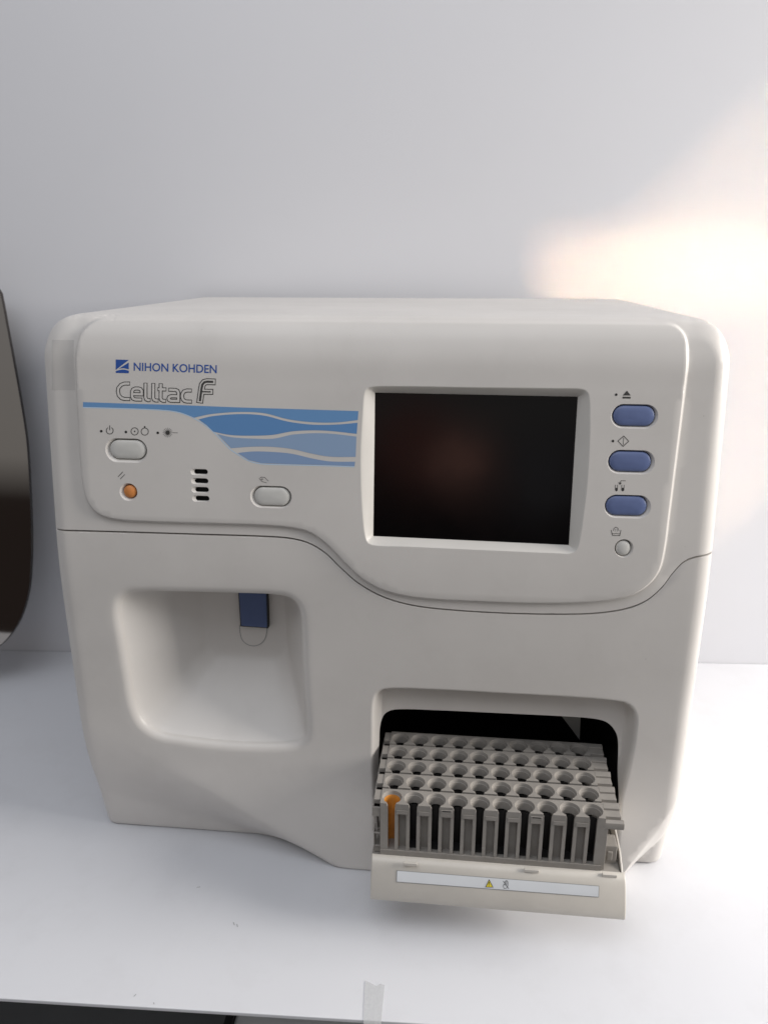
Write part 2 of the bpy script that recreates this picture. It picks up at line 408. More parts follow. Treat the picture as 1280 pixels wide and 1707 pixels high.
def cover(name, part):
    gap = .00095
    n = 170
    if part == 'u':
        zsL = zs_side[zs_side > float(seamz(X0-HW))+.001]; zsR = zs_side[zs_side > float(seamz(X0+HW))+.001]
        xs = np.linspace(X0-HW, X0+HW, n*2)
        bot = np.stack([xs, seamz(xs)+gap], 1)
        topx = X0+np.arange(100, -101, -1)*.0031; topx = topx[np.abs(topx-X0) < halfw(ZT)-.001]
        outer = np.vstack([bot, np.stack([X0+halfw(zsR), zsR], 1), np.stack([topx, np.full(len(topx), ZT)], 1), np.stack([X0-halfw(zsL), zsL], 1)[::-1]])
        nseam = len(bot); holes = holes_u
    else:
        zl = float(seamz(X0-HW)); zr = float(seamz(X0+HW))
        xs = np.linspace(X0+HW, X0-HW, n*2)
        tp = np.stack([xs, seamz(xs)-gap], 1)
        rb = .012   # small rounded bottom corner
        ca = [(X0-HW+rb-rb*cos(t), rb-rb*sin(t)) for t in np.linspace(0, pi/2, 7)]
        cb = [(X0+HW-rb+rb*sin(t), rb-rb*cos(t)) for t in np.linspace(0, pi/2, 7)]
        zsL = np.linspace(zl-.003, rb+.002, 90); zsR = zsL[::-1]
        bx = np.linspace(ca[-1][0], cb[0][0], 180)[1:-1]
        outer = np.vstack([tp, np.stack([np.full(90, X0-HW), zsL], 1), ca, np.stack([bx, np.zeros(178)], 1), cb, np.stack([np.full(90, X0+HW), np.linspace(rb+.002, zr-.003, 90)], 1)])
        nseam = len(tp); holes = [bay_in, hole_l]
    sgn = 1
    V = [tuple(p) for p in outer]; E = [(i, (i+1) % len(outer)) for i in range(len(outer))]
    for h in holes:
        b = len(V); V += [tuple(p) for p in h]; E += [(b+i, b+(i+1) % len(h)) for i in range(len(h))]
    # extra loops of free points
    extra = []
    if part == 'u':
        for d in (-.002, -.0012, -.0005, .0002, .0009, .0017): q = offset(panel, d); q = q[~((q[:, 1] > .5575) & (q[:, 0] > lx+.034) & (q[:, 0] < rx-.028))]; extra.append(q)
        xs2 = np.linspace(X0-HW+.001, X0+HW-.001, 420)
        for d in (.00075, .00115, .0016): extra.append(np.stack([xs2, seamz(xs2)+d], 1))
        TG = X0+np.arange(-100, 101)*.0031
        zz = np.concatenate([np.linspace(.50, .5555, 28), [.5562, .5570, .5578, .5584, .5589, .5594, .5599, .5604, .5609, .5614, .5619, .5624, .5629, .5634, .5639, .56435]])
        for z in zz:
            xx = TG[np.abs(TG-X0) < halfw(z)-.0015]; extra.append(np.stack([xx, np.full(len(xx), z)], 1))
    else:
        for t in (.0, .25, .45, .62, .76, .87, .94): extra.append(offset(bay_out, RB*t))
        for d in (-.0015, 0, .0012, .0024, .0036, .005, .0066, .0084): extra.append(offset(step_out, d))
        xs2 = np.linspace(X0-HW+.001, X0+HW-.001, 420)
        for d in (.0009, .0014, .002): extra.append(np.stack([xs2, seamz(xs2)-d], 1))
        for z in (.0004, .0012, .0024, .004):
            xx = np.linspace(X0-HW+.014, X0+HW-.014, 200); extra.append(np.stack([xx, np.full(200, z)], 1))
        for z in np.linspace(.006, .16, 50):   # crease
            xl = -.048-1.7*z; xr = .234+.55*z
            extra.append(np.array([(xl+o, z) for o in (-.012, -.006, -.002, 0, .003)]+[(xr+o, z) for o in (0, .006, .012, .018, .024, .03)]))
    for d in (.0005, .0018, .0036, .006, .009, .0125, .016):
        for sd, sg in ((sideL, 1), (sideR, -1)):
            T = np.gradient(sd, axis=0); T /= np.linalg.norm(T, axis=1)[:, None]; N = np.stack([T[:, 1], -T[:, 0]], 1)*sg
            q = sd+N*d; extra.append(q)
    gx, gz = np.meshgrid(np.arange(X0-HW, X0+HW, .0042), np.arange(.001, ZT, .0042))
    grid = np.stack([gx.ravel(), gz.ravel()], 1)
    ex = np.vstack(extra)
    # keep grid points clear of the extra points (hash)
    cell = .0022; S_ = set((int(a/cell), int(b/cell)) for a, b in ex)
    keep = np.array([not any((int(a/cell)+i, int(b/cell)+j) in S_ for i in (-1, 0, 1) for j in (-1, 0, 1)) for a, b in grid])
    cand = np.vstack([ex, grid[keep]])
    ok = inpoly(cand, outer) & (dist(cand, outer) > .00012)
    for h in holes: ok &= ~inpoly(cand, h); 
    cand = cand[ok]
    for h in holes:
        bb = (cand[:, 0] > h[:, 0].min()-.002) & (cand[:, 0] < h[:, 0].max()+.002) & (cand[:, 1] > h[:, 1].min()-.002) & (cand[:, 1] < h[:, 1].max()+.002)
        dd = np.full(len(cand), 1.); dd[bb] = dist(cand[bb], h); cand = cand[dd > .0004]
    # de-duplicate close points
    seen = {}; out = []
    for p in cand:
        k = (int(p[0]/.0005), int(p[1]/(.0002 if p[1] > .5558 else .0005)))
        if k in seen: continue
        seen[k] = 1; out.append(p)
    V += [tuple(p) for p in out]
    r = delaunay_2d_cdt([Vector(p) for p in V], E, [], 0, 1e-7, True)
    P = np.array([tuple(v) for v in r[0]]); F = np.array([f for f in r[2] if len(f) == 3])
    cen = P[F].mean(1)
    ok = inpoly(cen, outer)
    for h in holes: ok &= ~inpoly(cen, h)
    F = F[ok]
    Y = surf(P[:, 0], P[:, 1], part)
    verts = [(P[i, 0], Y[i], P[i, 1]) for i in range(len(P))]
    # orient to -Y
    faces = []
    for f in F:
        a, b, c = P[f[0]], P[f[1]], P[f[2]]
        s = (b[0]-a[0])*(c[1]-a[1])-(b[1]-a[1])*(c[0]-a[0])
        faces.append(tuple(f) if s > 0 else tuple(f[::-1]))
    # boundary returns
    mb = MB(); mb.v = verts; mb.f = faces
    Yo = surf(outer[:, 0], outer[:, 1], part)
    no = len(outer)
    def strip(idx, ys_fn, closed=False):
        rings = []
        for t in ys_fn: rings.append([(outer[i, 0], Yo[i]+t(Yo[i]), outer[i, 1]) for i in idx])
        mb.loft(rings, close=closed)
    allidx = list(range(no))
    side = allidx[nseam-1:]+[0]
    strip(side, [lambda y, k=k: (YB-y)*k for k in (0, .03, .1, .25, .5, .75, 1)])
    strip(allidx[:nseam], [lambda y: 0, lambda y: .003, lambda y: .012])
    o = mb.build(name, 'body', None, True, 50)
    return o, outer

analyzer = empty('blood_analyzer', (X0, .2, 0), 'off-white desktop blood analyzer with blue wave stripe, black screen and pulled-out tray', 'blood analyzer')
def part(o, parent=None):
    parent = parent or analyzer
    o.parent = parent
    o.matrix_parent_inverse = Matrix.Translation(-Vector(analyzer.location)) if parent is analyzer else Matrix()
    return o
uc, uo = cover('upper_cover', 'u'); part(uc); uc['label'] = 'upper cover with raised control panel'
lc, lo = cover('lower_cover', 'l'); part(lc); lc['label'] = 'lower front cover with sample bay and tray opening'

# back plate and inner dark lining behind seam
mb = MB(); mb.box(X0-HW+.012, X0+HW-.012, YB-.006, YB-.001, .004, ZT-.02)
part(mb.build('rear_panel', 'body'))
sx = np.linspace(X0-HW+.004, X0+HW-.004, 160)
mb = MB(); mb.loft([[(x, float(tilt(seamz(x)))+.0105+(.012 if abs(x-X0) > HW-.02 else 0), float(seamz(x))+s) for x in sx] for s in (-.004, .004)], close=False)
part(mb.build('seam_gap', 'black'))

def sP(x, z, off=0.0):
    """point on panel surface, 'off' metres proud of it"""
    return (x, float(tilt(z))-RA-off, z)

# buttons -----------------------------------------------------------------
names = ['power_button', 'reset_button', 'manual_mode_button', 'eject_button', 'start_button', 'tube_button', 'wash_button']
blabels = ['pale grey oval button under the power symbol', 'round orange button', 'pale grey oval button under the hand symbol', 'top blue oval button under the eject symbol',
           'middle blue oval button under the diamond symbol', 'bottom blue oval button under the test tube symbol', 'small round pale button under the wash symbol']
for (f, s, so, mm, kd), nm, lb in zip(btn_geo, names, blabels):
    cx, cz, fw, fh = f; 
    inner_g = rrect(cx, cz, fw+.0005, fh+.0005, min(fw, fh)+.0005-1e-5, 9)
    mid = (so+inner_g*2)/3
    rings = [[sP(x, z) for x, z in so], [sP(x, z, -.0009) for x, z in (so*.62+inner_g*.38)], [sP(x, z, -.0022) for x, z in (so*.2+inner_g*.8)], [sP(x, z, -.0032) for x, z in inner_g], [sP(x, z, -.007) for x, z in inner_g]]
    m1 = MB(); m1.loft(rings)
    part(m1.build('button_surround', 'body', None, True))
    m2 = MB(); m2.loft([[sP(x, z, -.0068) for x, z in inner_g], [sP(x, z, -.0069) for x, z in (inner_g*.01+np.array([cx, cz])*.99)]], cap1=True)
    # button cap
    o_ = lambda k: rrect(cx, cz, fw-k, fh-k, min(fw, fh)-k-1e-5, 9)
    R = [[sP(x, z, -.0066) for x, z in o_(0)], [sP(x, z, -.0016) for x, z in o_(0)], [sP(x, z, -.0010) for x, z in o_(.0003)], [sP(x, z, -.0006) for x, z in o_(.0009)],
         [sP(x, z, -.0002) for x, z in o_(.0022)], [sP(x, z, .0001) for x, z in o_(min(fw, fh)*.55)]]
    m3 = MB(); m3.loft(R, cap1=True)
    b = part(m3.build(nm, mm, None, True)); b['label'] = lb
    g = part(m2.build('button_gap', 'black'), None)
# speaker slots
for s, so in vents:
    cx, cz, w, h = s
    inn = rrect(cx+.0012, cz-.0001, w-.0019, h-.0008, h-.0008-1e-5, 7)
    m1 = MB(); m1.loft([[sP(x, z) for x, z in so], [sP(x, z, -.0008) for x, z in so*.5+inn*.5], [sP(x, z, -.0018) for x, z in inn]])
    v = part(m1.build('speaker_slot', 'body', None, True))
    m2 = MB(); m2.loft([[sP(x, z, -.0018) for x, z in inn], [sP(x, z, -.0058) for x, z in inn]], cap1=True)
    q = part(m2.build('slot_hole', 'black'))
# screen -----------------------------------------------------------------
scr = pxs([(625, 654), (963, 661), (948, 909), (622, 894)], -.004)
def quad_loop(Q, like):
    """resample quad perimeter matching the angular order of loop 'like'"""
    c = Q.mean(0); out = []
    for p in like:
        d = p-like.mean(0)
        # ray/edge
        best = None
        for i in range(4):
            a, b = Q[i], Q[(i+1) % 4]; A = np.array([d, a-b]).T
            try: t, u = np.linalg.solve(A, a-c)
            except Exception: continue
            if t > 0 and -1e-6 <= u <= 1+1e-6: best = c+d*t
        out.append(best if best is not None else c)
    out = np.array(out)
    for q in Q: out[np.argmin(np.linalg.norm(out-q, axis=1))] = q
    return out
ql = quad_loop(scr, bez_out)
def bz(k, off): return [sP(x, z, off) for x, z in (bez_out*(1-k)+ql*k)]
m1 = MB(); m1.loft([bz(0, 0), bz(.05, -.0001), bz(.12, -.0005), bz(.25, -.0016), bz(.96, -.0068), bz(1, -.0074), bz(1.0, -.009)])
part(m1.build('screen_bezel', 'bezel', None, True, 35))
m1 = MB(); Q = [sP(x, z, -.0085) for x, z in (scr-scr.mean(0))*1.03+scr.mean(0)]; Q2 = [(a, b+.003, c) for a, b, c in Q]
m1.loft([Q, Q2], cap0=True, cap1=True)
part(m1.build('display_screen', 'screen')); 

# printed graphics --------------------------------------------------------
def dens(L, step=6, closed=True):
    return resample(np.array(L, float), step, closed)
def flat(name, polys, m, off, parent=None, raise_=RA, surface=None):
    mb = MB()
    for L in polys:
        pts = [px2s(a, b, raise_) for a, b in L]
        tri = tessellate_polygon([[Vector((a, b, 0)) for a, b in pts]])
        f = [(t if ((pts[t[1]][0]-pts[t[0]][0])*(pts[t[2]][1]-pts[t[0]][1])-(pts[t[1]][1]-pts[t[0]][1])*(pts[t[2]][0]-pts[t[0]][0])) > 0 else t[::-1]) for t in tri]
        mb.add([(surface or sP)(x, z, off) for x, z in pts], f)
    o = link(name, mb.v, mb.f, m, None, False)
    return part(o, parent)
def ribbon(L, w, closed=False):
    P = np.array(L, float); n = len(P); A, B = [], []
    for i in range(n):
        p = P[i]; a = P[i-1] if (i > 0 or closed) else None; b = P[(i+1) % n] if (i < n-1 or closed) else None
        d1 = (p-a)/np.linalg.norm(p-a) if a is not None else None; d2 = (b-p)/np.linalg.norm(b-p) if b is not None else None
        if d1 is None: d1 = d2
        if d2 is None: d2 = d1
        t = d1+d2; t = t/np.linalg.norm(t); nrm = np.array([-t[1], t[0]]); k = 1/max(.5, nrm@np.array([-d1[1], d1[0]]))
        A.append(p+nrm*w/2*k); B.append(p-nrm*w/2*k)
    q = []
    for i in range(n if closed else n-1):
        j = (i+1) % n; q.append([A[i], A[j], B[j], B[i]])
    return q
def circ(cx, cy, r, a0=0, a1=360, n=28):
    return [(cx+r*cos(radians(a0+(a1-a0)*k/n)), cy+r*sin(radians(a0+(a1-a0)*k/n))) for k in range(n if a1-a0 == 360 else n+1)]
IK = .00012
# stripe
def cr(L, n=8): return [tuple(p) for p in catmull(L, n)]
w1t = cr([(324, 696), (352, 690), (400, 686.5), (440, 688.5), (480, 698.5), (520, 703.5), (560, 704), (596.3, 700)])
w1b = cr([(331, 699), (354, 693.5), (400, 690), (440, 692.5), (480, 702.5), (520, 707.5), (560, 707.5), (596, 704.5)])
w2t = cr([(356, 719.5), (385, 725), (425, 726), (456, 724.5), (490, 718.5), (540, 717.5), (594.6, 723)])
w2b = cr([(362, 723), (385, 728.5), (425, 731), (456, 731), (490, 724), (540, 722), (594.2, 727.5)])
w3t = cr([(385, 747), (420, 744.5), (450, 744.5), (485, 748), (520, 756), (550, 761), (592.8, 761.5)])
w3b = cr([(396, 755), (420, 752.5), (450, 753), (485, 756), (520, 764), (550, 769), (592, 769.5)])
topl = [(138.5, 670), (210, 672.5), (300, 675), (400, 679), (500, 682), (597.5, 685)]
bl = cr([(138.5, 678), (210, 680), (275, 683), (300, 687), (324, 696)])
stripe_a = topl+w1t[::-1]+bl[::-1][1:]
stripe = flat('wave_stripe', [stripe_a], 's1', IK); stripe['label'] = 'sky blue stripe running into waves across the panel'
flat('wave_band', [w1b+w2t[::-1]+[(345, 709)]], 's2', IK, stripe)
flat('wave_band', [w2b+w3t[::-1]], 's3', IK, stripe)
flat('wave_band', [w3b+[(591, 777), (540, 775), (480, 773.5), (436, 772), (415, 767)]], 's4', IK, stripe)
flat('stripe_edge', ribbon(cr([(138.5, 679), (210, 681), (275, 684), (300, 688), (323, 697), (345, 711), (361, 725), (383, 748), (398, 758.5), (415, 768.3), (437, 773.3), (480, 774.8), (540, 776.3), (591, 778)]), 1.6), 'edge', IK*.5, stripe)

def cp4(L): return [(180+a/6.4, 590+b/6.4) for a, b in L]
def text_px(name, s, q, m, off, parent=None):
    """text fitted into pixel quad q = (tl, tr, br, bl)"""
    cu = bpy.data.curves.new(name, 'FONT'); cu.body = s; cu.size = 1; cu.resolution_u = 4; cu.space_character = 1.0; cu.offset = .012
    o = bpy.data.objects.new(name+'_tmp', cu); C.objects.link(o)
    dg = bpy.context.evaluated_depsgraph_get(); me = bpy.data.meshes.new_from_object(o.evaluated_get(dg))
    bpy.data.objects.remove(o)
    v = np.array([p.co[:2] for p in me.vertices]); mn, mx = v.min(0), v.max(0); u = (v-mn)/(mx-mn)
    tl, tr, br, bl_ = [np.array(k, float) for k in q]; verts = []
    for a, b in u:
        p = (bl_*(1-a)+br*a)*(1-b)+(tl*(1-a)+tr*a)*b
        x, z = px2s(p[0], p[1], RA); verts.append(sP(x, z, off))
    f = [tuple(p.vertices) for p in me.polygons]
    bpy.data.meshes.remove(me)
    return part(link(name, verts, f, m, None, False), parent)
text_px('maker_name', 'NIHON KOHDEN', ((223, 603.8), (361.5, 608.2), (361.3, 622.2), (223, 617.8)), 'navy', IK)
lg = flat('maker_emblem', [[(193, 599), (214.8, 599.6), (194.5, 615.2), (193, 616)], [(214.8, 604), (214.8, 615.3), (206, 613.2), (198.5, 614.2)],
     [(193, 618.6)]+cr([(193, 618.2), (199, 616.6), (207, 615.8), (214.8, 617.8)], 4)[1:]+[(214.8, 621.9), (193, 621.3)]], 'navy', IK)
# model name: outlined strokes
LET = [[(236, 314), (178, 314), (140, 328), (112, 362), (107, 398), (117, 440), (145, 470), (178, 479), (238, 480)],
       [(262, 427), (361, 429), (361, 392), (348, 374), (326, 367), (292, 367), (268, 378), (258, 402), (258, 450), (268, 474), (292, 484), (366, 486)],
       [(402, 306), (401, 462), (409, 482), (428, 491), (455, 492)],
       [(485, 309), (484, 466), (492, 486), (511, 495), (540, 496)],
       [(564, 312), (563, 470), (571, 490), (590, 499), (620, 500)],
       [(530, 374), (624, 377)],
       [(646, 379), (722, 382), (742, 391), (752, 412), (751, 500), (672, 498), (654, 490), (648, 474), (654, 458), (672, 449), (745, 450)],
       [(895, 389), (842, 388), (812, 398), (795, 424), (791, 450), (798, 480), (818, 500), (846, 506), (897, 507)]]
mn = None
for i, L in enumerate(LET):
    P = cp4(L)
    o1 = flat('model_name' if mn is None else 'letter_outline', ribbon(P, 6.6), 'ink', IK*(1+.04*i), mn)
    if mn is None: mn = o1
for i, L in enumerate(LET):
    L = [list(p) for p in L]
    if i != 5:
        for a, b in ((0, 1), (-1, -2)):   # shorten the ends so the outline closes
            d = np.array(L[b], float)-np.array(L[a], float); d /= np.linalg.norm(d); L[a] = list(np.array(L[a])+d*6)
    else: L[0][0] += 6; L[-1][0] -= 6
    flat('letter_fill', ribbon(cp4(L), 3.8), 'panelink', IK*(1.5+.04*i), mn)
FS = [(979, 524), (999, 372), (1008, 326), (1030, 300), (1060, 294), (1150, 297)]; FB = [(996, 401), (1124, 403)]
def sh(L, a, b):
    L = [np.array(p, float) for p in L]; d = L[1]-L[0]; L[0] = L[0]+d/np.linalg.norm(d)*a; d = L[-2]-L[-1]; L[-1] = L[-1]+d/np.linalg.norm(d)*b; return [tuple(p) for p in L]
fg = flat('letter_outline', ribbon(cp4(FS), 11.2), 'ink', IK*1.0, mn); flat('letter_outline', ribbon(cp4(FB), 9.9), 'ink', IK*1.15, mn)
flat('letter_fill', ribbon(cp4(sh(FS, 8, 8)), 8.2), 'panelink', IK*1.6, mn); flat('letter_fill', ribbon(cp4(sh(FB, 0, 8)), 7), 'panelink', IK*1.75, mn)
flat('letter_core', ribbon(cp4(sh(FS, 22, 26)), 3.6), 'ink', IK*2.2, mn); flat('letter_core', ribbon(cp4(sh(FB, 8, 26)), 2.2), 'ink', IK*2.4, mn)

LW = 1.15
def icon(name, polys): return flat(name, polys, 'ink', IK)
icon('power_symbol', ribbon(circ(183.1, 717.6, 5.7, -60, 240), LW)+ribbon([(183.1, 708.8), (183.1, 717)], LW))
icon('dot_circle_symbol', ribbon(circ(224.6, 718.9, 6), LW, True)+[circ(224.6, 718.9, 1.3, n=10)])
icon('open_circle_symbol', ribbon(circ(241.5, 719.2, 6), LW, True)+[circ(241.4, 711.3, 1.4, n=10)])
icon('laser_symbol', [circ(279.6, 721, 3.6, n=16)]+sum([ribbon([(279.6+3*cos(a), 721+3*sin(a)), (279.6+8.2*cos(a), 721+8.2*sin(a))], .6) for a in np.arange(0, 2*pi, pi/8)], [])+ribbon([(288, 721.1), (296.5, 721.4)], .8))
icon('reset_symbol', ribbon([(196.9, 794.8), (204.8, 786.5)], 1)+ribbon([(200.6, 798.5), (208.1, 790.8)], 1))
icon('hand_symbol', ribbon([(432, 798), (435.5, 795.2), (441, 795.6), (447.5, 802)], .8)+ribbon([(432.5, 799.5), (437, 798.5), (435, 801), (438, 803), (444.5, 804.6)], .8)+ribbon([(436.8, 796.6), (438.6, 799.8)], .6))
icon('eject_symbol', [[(1037.8, 659), (1044.8, 650.9), (1051.2, 659)], [(1037.5, 661), (1051, 661.3), (1050.8, 664.2), (1037.3, 663.9)]])
icon('diamond_symbol', ribbon([(1029.9, 735), (1039.6, 726.6), (1047.8, 735.4), (1038.3, 744)], LW, True)+ribbon([(1039.4, 729.5), (1038.4, 741.5)], .9))
icon('test_tube_symbol', ribbon([(1025.6, 808), (1025.6, 817), (1027.2, 818.6), (1029, 817), (1029.3, 808)], .9)+[[(1025.4, 813), (1029.4, 813), (1029, 817.6), (1027.2, 819), (1025.6, 817.6)]]
     + ribbon([(1036.2, 808), (1036, 817), (1037.8, 818.6), (1039.8, 817), (1040.2, 808)], .9)+[[(1036, 813), (1040.2, 813), (1039.8, 817.6), (1037.8, 819), (1036, 817.6)]]
     + ribbon([(1042.7, 801.4), (1035, 801.2), (1033.2, 806)], .9)+[[(1030.5, 804), (1036.3, 804.6), (1033, 808.4)]])
icon('wash_symbol', ribbon([(1018.5, 883.4), (1020.8, 892.6), (1032.8, 892.9), (1034.8, 883.6)], 1)+ribbon([(1020, 889), (1023, 890), (1027, 889), (1031, 890), (1033.4, 889.2)], .8)
     + ribbon([(1022, 885), (1023.4, 880.5), (1026.5, 878.6), (1029.8, 880.5), (1031.4, 885)], .8)+ribbon([(1025.5, 881.5), (1024.8, 886)], .5)+ribbon([(1028.2, 881.5), (1028.6, 886)], .5))
for p in ((168.9, 718.6), (210, 719.9), (263.1, 721.3), (1026.9, 657.6), (1021.5, 735)):
    flat('indicator_light', [circ(p[0], p[1], 2.2, n=16)], 'black', IK)

# ------------------------------------------------------------------ sample bay
yb = .066
bk = pxs([(300, 976)], 0)
BK = np.array([(onY(px, py, yb).x, onY(px, py, yb).z) for px, py in [(343, 960), (478, 964), (478, 1094), (343, 1090)]])
c = BK.mean(0); hw = (BK[1][0]-BK[0][0])/2; hh = abs(BK[0][1]-BK[3][1])/2
n = len(bay_in)
def match(loop, cx, cz, hw, hh, r):
    """rounded rect sampled with the same parametrisation by angle around centre"""
    R = resample(rrect(cx, cz, hw, hh, r, 12), .0006); a = np.arctan2((R[:, 1]-cz)/hh, (R[:, 0]-cx)/hw)
    m = loop.mean(0); lw = np.ptp(loop[:, 0])/2; lh = np.ptp(loop[:, 1])/2
    b = np.arctan2((loop[:, 1]-m[1])/lh, (loop[:, 0]-m[0])/lw)
    return np.array([R[np.argmin(np.abs(np.angle(np.exp(1j*(a-t)))))] for t in b])
back = match(bay_in, c[0], c[1], hw, hh, .017)
y0 = surf(bay_in[:, 0], bay_in[:, 1], 'l')
rings = [[(p[0], y0[i], p[1]) for i, p in enumerate(bay_in)]]
for k in (.03, .08, .2, .35, .5, .65, .8, .9, .96, .99, 1.0):
    s = k**1.12 if k < .8 else k**1.12
    L = bay_in*(1-s)+back*s
    rings.append([(p[0], y0[i]+(yb-y0[i])*(1-(1-k)**1.0), p[1]) for i, p in enumerate(L)])
cc = back.mean(0)
for k in (.96, .88, .7, .4, .02): rings.append([(cc[0]+(p[0]-cc[0])*k, yb+.0035*(1-k**4)*.9, cc[1]+(p[1]-cc[1])*k) for p in back])
mb = MB(); mb.loft(rings, cap1=True)
bay = part(mb.build('sample_bay', 'inner', None, True))
bay['label'] = 'deep rounded recess for presenting a sample tube'
# relax the mesh so that corners are soft
sm_ = bay.modifiers.new('soft', 'SMOOTH'); vg = bay.vertex_groups.new(name='inner')
for v in bay.data.vertices:
    d = v.co.y
    vg.add([v.index], float(np.clip((d-.012)/.02, 0, 1)), 'REPLACE')
sm_.vertex_group = 'inner'; sm_.factor = .5; sm_.iterations = 12
# blue tab and guide disc
def onb(px, py, y): p = onY(px, py, y); return (p.x, p.z)
ty = .058
a = [onb(395.5, 970, ty), onb(442, 972, ty), onb(444, 1049, ty), onb(400.5, 1046, ty)]
mb = MB(); q = [(x, ty+.003, z) for x, z in a]; q2 = [(x, ty+.012, z) for x, z in a]; mb.loft([q, q2], cap0=True, cap1=True)
tab = part(mb.build('sampling_tab', 'dblue', None, False, bevel=.0008)); tab['label'] = 'dark blue tab hanging in the bay'
ce = np.mean(a, axis=0); g = [(ce[0]+(x-ce[0])*1.07, ce[1]+(z-ce[1])*1.035) for x, z in a]
mb = MB(); mb.loft([[(x, ty+.004, z) for x, z in g], [(x, ty+.014, z) for x, z in g]], cap0=True, cap1=True); part(mb.build('tab_slot', 'black'))
dg = bpy.context.evaluated_depsgraph_get(); be = bay.evaluated_get(dg)
def bay_hit(px, py, off):
    inv = be.matrix_world.inverted(); d = ray(px, py)
    ok, loc, nn, _ = be.ray_cast(inv @ CAM, (inv.to_3x3() @ d).normalized())
    p = be.matrix_world @ loc if ok else onY(px, py, yb)
    return p-d*off
arcp = [(399.5, 1042), (400, 1053)]+[(422.3+21.5*cos(a_), 1056+21*sin(a_)) for a_ in np.linspace(pi*.97, pi*.03, 18)]+[(444.8, 1053), (444.5, 1042)]
mb = MB(); qs = ribbon(arcp, 1.1)
for q_ in qs: mb.add([bay_hit(a_, b_, .0007) for a_, b_ in q_], [(0, 1, 2, 3)])
part(mb.build('tube_rest_outline', 'mark', None, False))
mb = MB(); pts_ = [bay_hit(a_, b_, .0005) for a_, b_ in arcp]; mb.add(pts_, [tuple(range(len(pts_)))])
part(mb.build('tube_rest', 'inner', None, True))

# ------------------------------------------------------------------ loader opening interior
hy = surf(hole_l[:, 0], hole_l[:, 1], 'l')
mb = MB(); mb.loft([[(p[0], hy[i], p[1]) for i, p in enumerate(hole_l)], [(p[0], hy[i]+.0015, p[1]) for i, p in enumerate(offset(hole_l, -.0005))]])
part(mb.build('opening_lip', 'body', None, True))
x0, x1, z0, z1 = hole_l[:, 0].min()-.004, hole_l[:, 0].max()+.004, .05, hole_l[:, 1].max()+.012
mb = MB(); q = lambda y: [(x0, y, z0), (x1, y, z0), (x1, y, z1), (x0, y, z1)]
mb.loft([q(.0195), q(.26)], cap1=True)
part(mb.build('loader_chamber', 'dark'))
mb = MB()
p = onb(905, 1185, .06); p2 = onb(968, 1240, .06)
mb.add([(onb(925, 1180, .05)[0], .05, onb(925, 1180, .05)[1]), (onb(968, 1180, .05)[0], .05, onb(968, 1180, .05)[1]), (onb(966, 1234, .05)[0], .05, onb(966, 1234, .05)[1]), (onb(952, 1215, .05)[0], .05, onb(952, 1215, .05)[1])], [(0, 3, 2, 1)])
mb.loft([[(v[0], v[1], v[2]) for v in mb.v], [(v[0], v[1]+.02, v[2]) for v in mb.v]], cap1=True)
part(mb.build('guide_bracket', 'metal'))
mb = MB(); mb.box(p[0]-.01, onb(955, 1190, .07)[0], .075, .080, .165, .20); part(mb.build('mounting_plate', 'rim'))

# ------------------------------------------------------------------ tray (part of analyzer)
TX0, TX1 = -.0035, .2235
mb = MB(); mb.box(TX0, TX1, -.0775, .10, .0745, .0825)
tray = part(mb.build('rack_tray', 'rack', None, False, bevel=.0008)); tray['label'] = 'pull-out tray with a curved front lip'
def lipsec(x, t):
    pr = catmull([(-.0775, .0822), (-.0805, .0812), (-.0835, .075), (-.0875, .063), (-.0905, .052), (-.0895, .0425), (-.087, .0385), (-.083, .0385), (-.080, .05), (-.0775, .072)], 4)
    return pr
pr = catmull([(-.0765, .0828), (-.0798, .0826), (-.0836, .0795), (-.0880, .0700), (-.0912, .0595), (-.0925, .0510), (-.0920, .0455), (-.0900, .0425), (-.0865, .0425), (-.084, .050), (-.080, .062), (-.0765, .0745)], 4)
rings = []
for x, s in [(0, .0), (.001, .7), (.003, 1), (.5, 1), (.997, 1), (.999, .7), (1, 0)]:
    ring = []
    for y, z in pr:
        t = (z-.0825)/(-.0425)  # 0 top .. 1 bottom
        xl = -.0031-.0003*t; xr = .2272+.0018*t
        xx = xl+(xr-xl)*x if 0 < x < 1 else (xl if x == 0 else xr)
        if x in (.001, .999): xx = (xl if x < .5 else xr)+(.0004 if x < .5 else -.0004)
        if x in (.003, .997): xx = (xl if x < .5 else xr)+(.0012 if x < .5 else -.0012)
        k = {0: .0008, .7: .0002, 1: 0}[s]
        ring.append((xx, y+k, z))
    rings.append(ring)
mb = MB(); mb.loft(rings, close=True, cap0=True, cap1=True)
lip = part(mb.build('tray_lip', 'tray', None, True, 50))
def lipY(z):
    Y = pr[:, 0]; Z = pr[:, 1]; k = np.argmin(Y); return float(np.interp(z, Z[:k+1][::-1], Y[:k+1][::-1]))
def lip_px(px, py, off=0.0):
    d = ray(px, py); y = -.088
    for _ in range(20):
        p = CAM+d*((y-CAM.y)/d.y); y = .5*y+.5*(lipY(min(max(p.z, .045), .0825))-off)
    return (p.x, y, p.z)
def lipflat(name, polys, m, off, parent):
    mb = MB()
    for L in polys:
        v = [lip_px(a, b, off) for a, b in L]
        tri = tessellate_polygon([[Vector((a, c, 0)) for a, b, c in v]]); mb.add(v, [tuple(t) for t in tri])
    return part(link(name, mb.v, mb.f, m, None, False), parent)
